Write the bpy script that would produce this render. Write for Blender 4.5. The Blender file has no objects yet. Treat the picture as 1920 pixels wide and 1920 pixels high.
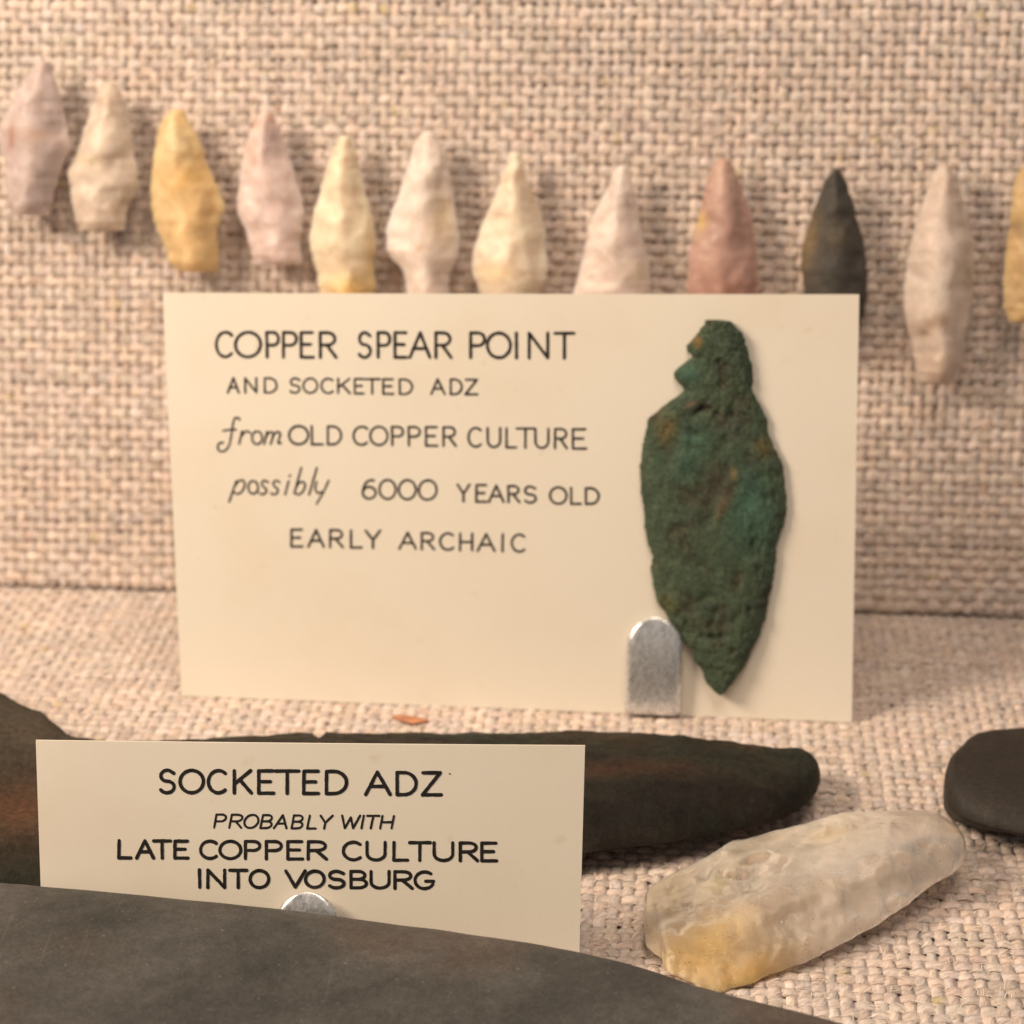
import bpy, math, random
import numpy as np
from mathutils import Vector

random.seed(7)
rng = np.random.default_rng(11)
sc = bpy.context.scene
col = sc.collection

# ------------------------------------------------------------------ camera
F_PX = 4200.0                      # focal length in pixels of a 1920 px wide picture
PITCH = math.radians(22.0)
CAM = np.array([0.0, 0.0, 0.193])
cam_data = bpy.data.cameras.new('camera')
cam_data.sensor_width = 36.0
cam_data.lens = 36.0 * F_PX / 1920.0
cam_data.clip_start, cam_data.clip_end = 0.01, 20.0
cam = bpy.data.objects.new('camera', cam_data)
cam.location = CAM
cam.rotation_euler = (math.pi / 2 - PITCH, 0, 0)
col.objects.link(cam)
sc.camera = cam
cam_data.dof.use_dof = True
cam_data.dof.focus_distance = 0.340
cam_data.dof.aperture_fstop = 23.0

# ------------------------------------------------------------------ light
world = bpy.data.worlds.new('World')
sc.world = world
world.use_nodes = True
world.node_tree.nodes['Background'].inputs['Color'].default_value = (0.95, 0.93, 0.92, 1)
world.node_tree.nodes['Background'].inputs['Strength'].default_value = 0.14


def lamp(name, loc, target, size, power, color):
    d = bpy.data.lights.new(name, 'AREA')
    d.shape = 'DISK'
    d.size = size
    d.energy = power
    d.color = color
    o = bpy.data.objects.new(name, d)
    o.location = loc
    o.rotation_euler = (Vector(target) - Vector(loc)).to_track_quat('-Z', 'Y').to_euler()
    col.objects.link(o)
    return o


lamp('case_spotlight', (-0.38, 0.20, 0.36), (0.0, 0.40, 0.05), 0.19, 3.1, (1.0, 0.795, 0.60))
lamp('case_top_light', (0.05, 0.12, 0.72), (0.0, 0.38, 0.0), 0.40, 3.0, (1.0, 0.805, 0.625))

sc.view_settings.view_transform = 'Standard'
sc.view_settings.look = 'None'
sc.view_settings.exposure = 0.0
sc.view_settings.gamma = 1.0

# ------------------------------------------------------------------ helpers
_fw = np.array([0, math.cos(PITCH), -math.sin(PITCH)])
_up = np.array([0, math.sin(PITCH), math.cos(PITCH)])


def at(x, y, P, n):
    """where the line of sight through photograph pixel (x, y) meets the surface (P, n)"""
    x = np.asarray(x, float); y = np.asarray(y, float)
    r = _fw + np.stack([(x - 960) / F_PX, 0 * x, 0 * x], -1) + _up * ((960 - y) / F_PX)[..., None]
    t = np.dot(P - CAM, n) / (r @ n)
    return CAM + r * t[..., None]


Z = np.array([0, 0, 1.0])
O0 = np.zeros(3)


def floor_pt(x, y, z=0.0):
    return at(np.array(x, float), np.array(y, float), np.array([0, 0, z]), Z)


def noise2(u, v, seed):
    """smooth value noise on unit lattice, about -1..1"""
    g = np.random.default_rng(seed).uniform(-1, 1, (64, 64))
    u = np.asarray(u, float); v = np.asarray(v, float)
    iu = np.floor(u).astype(int); iv = np.floor(v).astype(int)
    fu = u - iu; fv = v - iv
    fu = fu * fu * (3 - 2 * fu); fv = fv * fv * (3 - 2 * fv)
    a = g[iu % 64, iv % 64]; b = g[(iu + 1) % 64, iv % 64]
    c = g[iu % 64, (iv + 1) % 64]; d = g[(iu + 1) % 64, (iv + 1) % 64]
    return (a * (1 - fu) + b * fu) * (1 - fv) + (c * (1 - fu) + d * fu) * fv


def fbm(u, v, seed, octaves=4):
    t = 0; a = 1.0; s = 0
    for k in range(octaves):
        t = t + a * noise2(np.asarray(u) * 2 ** k + 7.3 * k, np.asarray(v) * 2 ** k + 3.1 * k, seed + k)
        s += a; a *= 0.5
    return t / s


def make_mesh(name, verts, quads=None, faces=None, smooth=True, colors=None):
    me = bpy.data.meshes.new(name)
    verts = np.asarray(verts, np.float32)
    if quads is not None:
        q = np.asarray(quads, np.int32)
        me.vertices.add(len(verts)); me.vertices.foreach_set('co', verts.ravel())
        me.loops.add(q.size); me.loops.foreach_set('vertex_index', q.ravel())
        me.polygons.add(len(q))
        me.polygons.foreach_set('loop_start', np.arange(0, q.size, q.shape[1], dtype=np.int32))
        me.update(calc_edges=True)
        me.validate()
    else:
        me.from_pydata([tuple(map(float, p)) for p in verts], [], faces)
    me.polygons.foreach_set('use_smooth', np.full(len(me.polygons), smooth))
    if colors is not None:
        ca = me.color_attributes.new('tint', 'FLOAT_COLOR', 'POINT')
        c = np.ones((len(verts), 4), np.float32); c[:, :3] = colors
        ca.data.foreach_set('color', c.ravel())
    me.update()
    return me


def link(name, me, mat, parent=None, loc=None, **props):
    o = bpy.data.objects.new(name, me)
    if mat is not None:
        me.materials.append(mat)
    col.objects.link(o)
    if parent is not None:
        o.parent = parent
    if loc is not None:
        o.location = loc
    for k, v in props.items():
        o[k] = v
    return o


def solid(name, verts, mat, parent=None, quads=None, faces=None, smooth=True, colors=None, **props):
    """mesh object; a top-level one gets its origin at its base"""
    verts = np.asarray(verts, float)
    if parent is None:
        o = np.array([verts[:, 0].mean(), verts[:, 1].mean(), verts[:, 2].min()])
    else:
        o = np.array(parent.location)
    me = make_mesh(name, verts - o, quads, faces, smooth, colors)
    return link(name, me, mat, parent, tuple(o) if parent is None else None, **props)


def empty(name, loc, **props):
    o = bpy.data.objects.new(name, None)
    o.empty_display_size = 0.01
    o.location = tuple(loc)
    col.objects.link(o)
    for k, v in props.items():
        o[k] = v
    return o


# ------------------------------------------------------------------ materials
class NT:
    def __init__(self, name):
        self.m = bpy.data.materials.new(name)
        self.m.use_nodes = True
        self.t = self.m.node_tree
        self.b = self.t.nodes['Principled BSDF']
        self.tc = self.n('ShaderNodeTexCoord')

    def n(self, kind, **kw):
        nd = self.t.nodes.new(kind)
        for k, v in kw.items():
            setattr(nd, k, v)
        return nd

    def l(self, a, b):
        self.t.links.new(a, b)

    def noise(self, scale, detail=4, rough=0.6, dist=0.0, stretch=None):
        nd = self.n('ShaderNodeTexNoise')
        nd.inputs['Scale'].default_value = scale
        nd.inputs['Detail'].default_value = detail
        nd.inputs['Roughness'].default_value = rough
        nd.inputs['Distortion'].default_value = dist
        src = self.tc.outputs['Object']
        if stretch:
            mp = self.n('ShaderNodeMapping')
            mp.inputs['Scale'].default_value = stretch
            self.l(src, mp.inputs['Vector']); src = mp.outputs['Vector']
        self.l(src, nd.inputs['Vector'])
        return nd.outputs['Fac']

    def ramp(self, fac, stops):
        r = self.n('ShaderNodeValToRGB')
        el = r.color_ramp.elements
        el[0].position, el[0].color = stops[0][0], (*stops[0][1], 1)
        el[1].position, el[1].color = stops[1][0], (*stops[1][1], 1)
        for p, c in stops[2:]:
            e = el.new(p); e.color = (*c, 1)
        self.l(fac, r.inputs['Fac'])
        return r.outputs['Color']

    def mix(self, a, b, fac, mode='MIX'):
        m = self.n('ShaderNodeMix', data_type='RGBA', blend_type=mode)
        for s, v in ((m.inputs[0], fac), (m.inputs[6], a), (m.inputs[7], b)):
            if isinstance(v, (int, float)):
                s.default_value = v
            elif isinstance(v, tuple):
                s.default_value = (*v, 1)
            else:
                self.l(v, s)
        return m.outputs[2]

    def attr(self):
        a = self.n('ShaderNodeAttribute', attribute_name='tint')
        return a.outputs['Color']

    def bump(self, fac, dist, strength=1.0):
        b = self.n('ShaderNodeBump')
        b.inputs['Distance'].default_value = dist
        b.inputs['Strength'].default_value = strength
        self.l(fac, b.inputs['Height'])
        self.l(b.outputs['Normal'], self.b.inputs['Normal'])

    def base(self, c):
        if isinstance(c, tuple):
            self.b.inputs['Base Color'].default_value = (*c, 1)
        else:
            self.l(c, self.b.inputs['Base Color'])

    def set(self, **kw):
        for k, v in kw.items():
            self.b.inputs[k.replace('_', ' ')].default_value = v


def burlap_material():
    m = NT('burlap')
    f = m.n('ShaderNodeAttribute', attribute_name='fibre')
    nz = m.n('ShaderNodeTexNoise')
    nz.inputs['Scale'].default_value = 1.0
    nz.inputs['Detail'].default_value = 3
    nz.inputs['Roughness'].default_value = 0.65
    m.l(f.outputs['Vector'], nz.inputs['Vector'])
    fib = nz.outputs['Fac']
    c = m.mix(m.attr(), m.ramp(fib, [(0.28, (0.70, 0.67, 0.64)), (0.5, (1.0, 1.0, 1.0)), (0.74, (1.30, 1.31, 1.32))]), 1.0, 'MULTIPLY')
    m.base(c)
    m.set(Roughness=0.9)
    m.b.inputs['Specular IOR Level'].default_value = 0.15
    m.b.inputs['Sheen Weight'].default_value = 0.12
    m.bump(fib, 0.00030)
    return m.m


def backing_material():
    m = NT('backing_board')
    m.base(m.ramp(m.noise(300), [(0.3, (0.42, 0.325, 0.27)), (0.7, (0.54, 0.425, 0.36))]))
    m.set(Roughness=0.95)
    return m.m


def card_material():
    m = NT('card_stock')
    c = m.ramp(m.noise(22, 4, 0.6), [(0.28, (0.80, 0.725, 0.60)), (0.45, (0.83, 0.775, 0.67)), (0.7, (0.85, 0.80, 0.70))])
    c = m.mix(c, m.ramp(m.noise(260, 2, 0.5), [(0.70, (1, 1, 1)), (0.80, (0.93, 0.89, 0.82))]), 1.0, 'MULTIPLY')
    c = m.mix(c, m.ramp(m.noise(3500, 3), [(0.3, (0.965, 0.965, 0.96)), (0.7, (1, 1, 1))]), 1.0, 'MULTIPLY')
    m.base(c)
    m.set(Roughness=0.6)
    m.b.inputs['Specular IOR Level'].default_value = 0.3
    m.bump(m.noise(5000, 3), 0.00002)
    return m.m


def ink_material(name, dark, light):
    m = NT(name)
    m.base(m.ramp(m.noise(900, 4), [(0.35, dark), (0.7, light)]))
    m.set(Roughness=0.5)
    return m.m


def quartz_material():
    m = NT('quartz')
    c = m.mix(m.attr(), m.ramp(m.noise(420, 5, 0.65, 0.6), [(0.3, (0.90, 0.885, 0.87)), (0.5, (1.02, 1.015, 1.01)), (0.7, (1.10, 1.10, 1.10))]), 1.0, 'MULTIPLY')
    m.base(c)
    m.b.inputs['Subsurface Weight'].default_value = 0.8
    m.b.inputs['Transmission Weight'].default_value = 0.15
    mott = m.ramp(m.noise(190, 5, 0.62, 0.8), [(0.32, (0.83, 0.80, 0.77)), (0.5, (1.0, 1.0, 1.0)), (0.66, (1.10, 1.10, 1.11))])
    m.base(m.mix(c, mott, 1.0, 'MULTIPLY'))
    m.b.inputs['Subsurface Radius'].default_value = (1.0, 0.82, 0.6)
    m.b.inputs['Subsurface Scale'].default_value = 0.0026
    r = m.ramp(m.noise(700), [(0.3, (0.38,) * 3), (0.7, (0.6,) * 3)])
    m.l(r, m.b.inputs['Roughness'])
    m.b.inputs['Specular IOR Level'].default_value = 0.45
    m.bump(m.noise(600, 5, 0.6), 0.00005)
    return m.m


def clear_quartz_material():
    m = NT('translucent_quartz')
    veins = m.ramp(m.noise(110, 5, 0.6, 1.0), [(0.34, (0.84, 0.82, 0.80)), (0.5, (1.0, 0.995, 0.99)), (0.68, (1.12, 1.12, 1.12))])
    c = m.mix(m.attr(), veins, 1.0, 'MULTIPLY')
    spark = m.ramp(m.noise(1300, 1), [(0.74, (0, 0, 0)), (0.79, (0.35, 0.35, 0.35))])
    c = m.mix(c, spark, 1.0, 'ADD')
    m.base(c)
    m.b.inputs['Subsurface Weight'].default_value = 1.0
    m.b.inputs['Subsurface Radius'].default_value = (1.0, 0.88, 0.70)
    m.b.inputs['Subsurface Scale'].default_value = 0.0035
    cloud = m.ramp(m.noise(75, 4, 0.6), [(0.35, (0.68,) * 3), (0.65, (0.36,) * 3)])
    m.l(cloud, m.b.inputs['Transmission Weight'])
    m.b.inputs['IOR'].default_value = 1.42
    r = m.ramp(m.noise(380), [(0.3, (0.24,) * 3), (0.7, (0.46,) * 3)])
    m.l(r, m.b.inputs['Roughness'])
    m.bump(m.noise(330, 6, 0.6, 0.4), 0.00028)
    return m.m


def stone_material(name, dist=0.00025, rough=(0.5, 0.75), spec=0.4, scale=1100, lo=0.72, hi=1.25, sss=False):
    m = NT(name)
    c = m.mix(m.attr(), m.ramp(m.noise(scale, 6, 0.7), [(0.3, (lo,) * 3), (0.7, (hi,) * 3)]), 1.0, 'MULTIPLY')
    c = m.mix(c, m.ramp(m.noise(160, 4, 0.6), [(0.3, (0.82, 0.84, 0.86)), (0.7, (1.16, 1.12, 1.06))]), 1.0, 'MULTIPLY')
    m.base(c)
    r = m.ramp(m.noise(500), [(0.3, (rough[0],) * 3), (0.7, (rough[1],) * 3)])
    m.l(r, m.b.inputs['Roughness'])
    m.b.inputs['Specular IOR Level'].default_value = spec
    m.bump(m.noise(1600, 7, 0.75), dist)
    return m.m


def slate_material():
    m = NT('ground_slate')
    c = m.ramp(m.noise(42, 6, 0.62, 0.4), [(0.30, (0.030, 0.030, 0.028)), (0.5, (0.058, 0.056, 0.052)), (0.70, (0.088, 0.087, 0.082))])
    red = m.ramp(m.noise(34, 3, 0.5), [(0.52, (1, 1, 1)), (0.68, (1.16, 0.90, 0.80))])
    c = m.mix(c, red, 0.8, 'MULTIPLY')
    c = m.mix(c, m.ramp(m.noise(2300, 4, 0.7), [(0.3, (0.66,) * 3), (0.7, (1.38,) * 3)]), 1.0, 'MULTIPLY')
    c = m.mix(c, m.ramp(m.noise(520, 5, 0.7), [(0.3, (0.80,) * 3), (0.7, (1.22,) * 3)]), 1.0, 'MULTIPLY')
    specks = m.ramp(m.noise(1500, 1, 0.5), [(0.73, (0, 0, 0)), (0.81, (0.13, 0.125, 0.115))])
    c = m.mix(c, specks, 1.0, 'ADD')
    for ang, sc_, lim, amp in ((-0.45, (900, 26, 1), 0.72, 0.022), (0.9, (1300, 60, 1), 0.73, 0.022), (-0.15, (800, 30, 1), 0.73, 0.014)):
        mp = m.n('ShaderNodeMapping')
        mp.inputs['Rotation'].default_value = (0, 0, ang)
        mp.inputs['Scale'].default_value = sc_
        m.l(m.tc.outputs['Object'], mp.inputs['Vector'])
        nz = m.n('ShaderNodeTexNoise')
        nz.inputs['Scale'].default_value = 1.0
        nz.inputs['Detail'].default_value = 1
        m.l(mp.outputs['Vector'], nz.inputs['Vector'])
        c = m.mix(c, m.ramp(nz.outputs['Fac'], [(lim, (0, 0, 0)), (lim + 0.1, (amp, amp * 0.95, amp * 0.88))]), 1.0, 'ADD')
    m.base(c)
    r = m.ramp(m.noise(300, 4), [(0.3, (0.42,) * 3), (0.7, (0.66,) * 3)])
    m.b.inputs['Specular IOR Level'].default_value = 0.35
    m.l(r, m.b.inputs['Roughness'])
    m.bump(m.noise(1100, 7, 0.75), 0.00016)
    return m.m


def steel_material():
    m = NT('galvanised_steel')
    c = m.ramp(m.noise(1900, 5, 0.75, 0, (1, 1, 0.4)), [(0.34, (0.46, 0.475, 0.50)), (0.5, (0.78, 0.80, 0.825)), (0.62, (0.93, 0.95, 0.97))])
    m.base(c)
    m.set(Metallic=0.75)
    r = m.ramp(m.noise(700, 4), [(0.3, (0.20,) * 3), (0.7, (0.38,) * 3)])
    m.l(r, m.b.inputs['Roughness'])
    m.bump(m.noise(1500, 4, 0.7), 0.00004)
    return m.m


M_BURLAP, M_BACK, M_CARD = burlap_material(), backing_material(), card_material()
M_INK = ink_material('black_ink', (0.010, 0.009, 0.009), (0.022, 0.019, 0.018))
M_INK_FADED = ink_material('thin_grey_ink', (0.022, 0.018, 0.018), (0.050, 0.041, 0.038))
M_QUARTZ, M_CLEAR = quartz_material(), clear_quartz_material()
M_COPPER = stone_material('green_copper_patina', 0.00045, (0.55, 0.85), 0.28, 1700, 0.42, 1.7)
M_ADZE = stone_material('dark_copper', 0.00035, (0.5, 0.75), 0.22, 900, 0.5, 1.5)
M_DARK = stone_material('dark_chert', 0.0002, (0.5, 0.7), 0.4, 900, 0.75, 1.25)
M_PEBBLE = stone_material('black_stone', 0.00014, (0.5, 0.75), 0.35, 1700, 0.6, 1.55)
M_SLATE, M_STEEL = slate_material(), steel_material()

# ------------------------------------------------------------------ the case: floor and back wall in burlap
PITCH_W = 0.00225


def weave(name, origin, U, V, N, nu, nv, parent, seed):
    """plain weave: every thread is a wavy tube passing over and under the others"""
    r = np.random.default_rng(seed)
    p = PITCH_W
    ring, spp = 6, 3
    ang = np.linspace(-np.pi / 2, 1.5 * np.pi, ring, endpoint=False)
    allv, allq, allc, allf = [], [], [], []
    base = 0
    basecol = np.array([0.625, 0.53, 0.472])
    for kind in (0, 1):
        n_thr, n_len = (nu, nv) if kind == 0 else (nv, nu)
        ns = n_len * spp + 1
        s = np.arange(ns) / spp
        for i in range(n_thr):
            a = i + 0.5 + r.normal(0, 0.05)
            ph = np.pi * (s - 0.5) + np.pi * (i + kind)
            wob = 0.13 * noise2(s * 0.45, np.full(ns, i * 3.7), seed + 5 + kind) + 0.16 * noise2(s * 0.06, np.full(ns, i * 0.22), seed + 9 + kind)
            wid = (0.482 + 0.07 * noise2(s * 0.16, np.full(ns, i * 5.1), seed + 2) + 0.05 * noise2(s * 0.8, np.full(ns, i * 2.3), seed + 3)) * (1 + r.normal(0, 0.09))
            wid = wid * (1 + (0.10 if kind else 0.0))
            thk = 0.155 * (1 + 0.25 * noise2(s * 0.5, np.full(ns, i * 1.7), seed + 4))
            amp = (0.11 if kind == 0 else 0.125)
            cu = np.full(ns, a) + wob
            hh = amp * np.cos(ph + np.pi / 2 * 0) + 0.05 * noise2(s * 0.3, np.full(ns, i * 4.0), seed + 8)
            lat = cu[:, None] + wid[:, None] * np.cos(ang)[None]
            hei = hh[:, None] + thk[:, None] * np.sin(ang)[None] - 0.28
            lon = np.repeat(s[:, None], ring, 1)
            if kind == 0:
                P = origin + (lat * p)[..., None] * U + (lon * p)[..., None] * V + (hei * p)[..., None] * N
            else:
                P = origin + (lon * p)[..., None] * U + (lat * p)[..., None] * V + (hei * p)[..., None] * N
            k = np.arange(ns - 1)[:, None]; j = np.arange(ring)[None]
            q = np.stack([k * ring + j, k * ring + (j + 1) % ring, (k + 1) * ring + (j + 1) % ring, (k + 1) * ring + j], -1).reshape(-1, 4)
            t1 = 1 + 0.05 * r.normal() + 0.17 * noise2(s * 0.7, np.full(ns, i * 6.3), seed + 21)
            warm = 0.035 * noise2(s * 0.35, np.full(ns, i * 7.7), seed + 22) + 0.012 * r.normal()
            yel = 0.05 * noise2(s * 0.5, np.full(ns, i * 9.1), seed + 23)
            C = basecol * t1[:, None] * np.stack([1 + warm, 1 - 0.3 * warm + 0 * s, 1 - warm - yel], -1)
            # odd dark or coloured fibres spun into the yarn
            for _ in range(r.poisson(n_len * 0.02)):
                c0 = r.uniform(0, n_len); L = r.uniform(0.2, 0.5)
                w = np.exp(-((s - c0) / L) ** 2)[:, None]
                tint = [np.array([0.40, 0.24, 0.17]), np.array([0.50, 0.40, 0.16]), np.array([0.34, 0.28, 0.31]), np.array([0.86, 0.76, 0.62])][r.integers(0, 4)]
                C = C * (1 - 0.6 * w) + tint * 0.6 * w
            allv.append(P.reshape(-1, 3)); allq.append(q + base); allc.append(np.repeat(np.clip(C, 0.03, 0.9), ring, 0))
            allf.append(np.stack([lon * 1.3 + i * 17.3, np.repeat(ang[None], ns, 0) * 1.25 + lon * 1.1, np.full((ns, ring), i * 3.1 + kind * 50)], -1).reshape(-1, 3))
            base += ns * ring
    # stray fibres standing off the yarn
    nh = 15000
    hu = r.uniform(0, nu, nh); hv = r.uniform(0, nv, nh); ln = r.uniform(0.4, 1.6, nh)
    th = np.where(r.random(nh) < 0.6, r.integers(0, 2, nh) * np.pi / 2 + r.normal(0, 0.35, nh), r.uniform(0, 2 * np.pi, nh))
    cur = r.normal(0, 0.8, nh); hz = r.uniform(0.05, 0.35, nh)
    tt = np.linspace(0, 1, 4)[None]
    aa = th[:, None] + cur[:, None] * tt
    x = hu[:, None] + np.cumsum(np.cos(aa), 1) * ln[:, None] / 4
    y = hv[:, None] + np.cumsum(np.sin(aa), 1) * ln[:, None] / 4
    z = -0.10 + hz[:, None] * np.sin(tt * np.pi * 0.9)
    hw = 0.028
    dx, dy = -np.sin(aa) * hw, np.cos(aa) * hw
    P = np.concatenate([np.stack([x - dx, y - dy, z], -1), np.stack([x + dx, y + dy, z], -1)], 1) * p
    P = origin + P[..., :1] * U + P[..., 1:2] * V + P[..., 2:] * N
    q = np.array([[i, i + 1, i + 5, i + 4] for i in range(3)])
    allv.append(P.reshape(-1, 3)); allq.append((np.arange(nh)[:, None, None] * 8 + q[None] + base).reshape(-1, 4))
    hc = np.array([0.72, 0.64, 0.56]) * (1 + r.normal(0, 0.16, (nh, 1)))
    allc.append(np.repeat(hc, 8, 0)); allf.append(np.repeat(r.uniform(0, 90, (nh, 3)), 8, 0))
    o = solid(name, np.concatenate(allv), M_BURLAP, parent, quads=np.concatenate(allq), colors=np.clip(np.concatenate(allc), 0.03, 0.92), kind='stuff')
    at_ = o.data.attributes.new('fibre', 'FLOAT_VECTOR', 'POINT')
    at_.data.foreach_set('vector', np.concatenate(allf).astype(np.float32).ravel())
    return o


def slab(name, corners, n, thick, mat, **props):
    c = np.array(corners); d = c - np.array(n) * thick
    f = [(0, 1, 2, 3), (7, 6, 5, 4), (0, 4, 5, 1), (1, 5, 6, 2), (2, 6, 7, 3), (3, 7, 4, 0)]
    return solid(name, np.concatenate([c, d]), mat, faces=f, smooth=False, **props)


wa, wb = floor_pt(0, 1097), floor_pt(1920, 1157)
e_w = (wb - wa) / np.linalg.norm(wb - wa)
bk = np.array([-e_w[1], e_w[0], 0])
LEAN_W = math.radians(14)
u_w = Z * math.cos(LEAN_W) + bk * math.sin(LEAN_W)
n_w = np.cross(e_w, u_w); n_w /= np.linalg.norm(n_w)        # towards the viewer
w_mid = (wa + wb) / 2

# floor: backing board and cloth
fo = w_mid - e_w * 0.172 + bk * 0.006
F_N, F_D = 152, 108
b0 = fo - bk * (F_D * PITCH_W) - Z * 0.00125
fl = slab('floor', [b0 - e_w * 0.02 - bk * 0.01, b0 + e_w * 0.365 - bk * 0.01, b0 + e_w * 0.365 + bk * 0.27, b0 - e_w * 0.02 + bk * 0.27], Z, 0.012, M_BACK, kind='structure',
          label='burlap covered shelf floor of the display case')
weave('burlap_cloth', fo - bk * (F_D * PITCH_W), e_w, bk, Z, F_N, F_D, fl, 40)
# wall
wo = w_mid - e_w * 0.180 + u_w * 0.0004 + n_w * 0.0012
wl_b = wo - n_w * 0.00125 - u_w * 0.0
wl = slab('wall', [wl_b - e_w * 0.02, wl_b + e_w * 0.38, wl_b + e_w * 0.38 + u_w * 0.21, wl_b - e_w * 0.02 + u_w * 0.21], n_w, 0.012, M_BACK, kind='structure',
          label='burlap covered sloping back wall of the display case')
weave('burlap_cloth', wo, e_w, u_w, n_w, 160, 86, wl, 80)

# ------------------------------------------------------------------ knapped and ground stones


def resample(pts, n):
    p = np.array(pts, float)
    d = np.concatenate([[0], np.cumsum(np.linalg.norm(np.diff(p, axis=0), axis=1))])
    t = np.linspace(0, d[-1], n)
    return np.stack([np.interp(t, d, p[:, 0]), np.interp(t, d, p[:, 1])], -1)


def by_axis(pts, lo, hi, n, ax):
    """sample an outline edge at n equal steps along picture axis ax"""
    p = np.array(pts, float)
    o = np.argsort(p[:, ax], kind='stable'); p = p[o]
    t = lo + (hi - lo) * (0.5 - 0.5 * np.cos(np.linspace(0, np.pi, n)))   # denser at both ends
    other = np.interp(t, p[:, ax], p[:, 1 - ax])
    return np.stack([other, t], -1) if ax == 1 else np.stack([t, other], -1)


def smooth_edge(e, k):
    for _ in range(k):
        e[1:-1] = 0.25 * e[:-2] + 0.5 * e[1:-1] + 0.25 * e[2:]
    return e


def scars(px, seed, n, box, rmin, rmax, dmin, dmax, fixed=()):
    """scallops left by flakes: the deepest scoop wins, so ridges stay between them"""
    r = np.random.default_rng(seed)
    wx = fbm(px[..., 0] / 24, px[..., 1] / 24, seed + 900, 3) * rmax * 0.28
    wy = fbm(px[..., 0] / 24 + 30, px[..., 1] / 24, seed + 950, 3) * rmax * 0.28
    px = px + np.stack([wx, wy], -1)
    d = np.zeros(px.shape[:-1])
    items = [(r.uniform(box[0], box[2]), r.uniform(box[1], box[3]), r.uniform(rmin, rmax), r.uniform(rmin, rmax), r.uniform(0, np.pi), r.uniform(dmin, dmax)) for _ in range(n)]
    items += list(fixed)
    for cx, cy, rx, ry, a, dep in items:
        x = (px[..., 0] - cx) * np.cos(a) + (px[..., 1] - cy) * np.sin(a)
        y = -(px[..., 0] - cx) * np.sin(a) + (px[..., 1] - cy) * np.cos(a)
        d = np.maximum(d, dep * (1 - (x / rx) ** 2 - (y / ry) ** 2))
    return d


def stone(name, A, B, plane, n, top, bottom, mat, color, cols=44, disp=None, parent=None, up=None, **props):
    """A and B: two edges of the outline, row by row; the body swells by top() above and bottom() below the plane"""
    A, B = np.array(A), np.array(B)
    K = len(A)
    s = np.sin(np.linspace(-np.pi / 2, np.pi / 2, cols))
    px = A[:, None] + (B - A)[:, None] * ((s + 1) / 2)[None, :, None]
    P = at(px[..., 0], px[..., 1], plane, n)
    rows = np.linspace(0, 1, K)[:, None]
    S = np.repeat(s[None], K, 0)
    T = top(S, rows); Bt = bottom(S, rows)
    if disp is not None:
        edge = np.clip(T / max(T.max(), 1e-9) * 2.2, 0, 1)
        T = T - disp(px, S, rows) * edge
    d = n if up is None else up
    V1 = P + T[..., None] * d
    V2 = P - Bt[..., None] * d
    C = color(px, S, rows)
    verts = np.concatenate([V1.reshape(-1, 3), V2.reshape(-1, 3)])
    cols2 = np.concatenate([C.reshape(-1, 3), C.reshape(-1, 3)])
    q = []
    off = K * cols
    k, j = np.meshgrid(np.arange(K - 1), np.arange(cols - 1), indexing='ij')
    a = k * cols + j
    q.append(np.stack([a, a + cols, a + cols + 1, a + 1], -1).reshape(-1, 4))
    q.append(np.stack([a + off, a + 1 + off, a + cols + 1 + off, a + cols + off], -1).reshape(-1, 4))
    for jj, fl_ in ((0, False), (cols - 1, True)):
        kk = np.arange(K - 1); v = kk * cols + jj
        w = np.stack([v, v + off, v + off + cols, v + cols], -1)
        q.append(w[:, ::-1] if fl_ else w)
    for kk, fl_ in ((0, True), (K - 1, False)):
        jj = np.arange(cols - 1); v = kk * cols + jj
        w = np.stack([v, v + off, v + off + 1, v + 1], -1)
        q.append(w[:, ::-1] if fl_ else w)
    return solid(name, verts, mat, parent, quads=np.concatenate(q), colors=np.clip(cols2, 0.004, 0.95), **props)


def blob(px, cx, cy, rx, ry, a=0.0):
    x = (px[..., 0] - cx) * math.cos(a) + (px[..., 1] - cy) * math.sin(a)
    y = -(px[..., 0] - cx) * math.sin(a) + (px[..., 1] - cy) * math.cos(a)
    return np.exp(-(x / rx) ** 2 - (y / ry) ** 2)[..., None]


def end_profile(rows, tip, base):
    """thins the body towards its two ends"""
    return np.clip(rows / tip, 0, 1) ** 0.6 * np.clip((1 - rows) / base, 0, 1) ** 0.5


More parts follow.
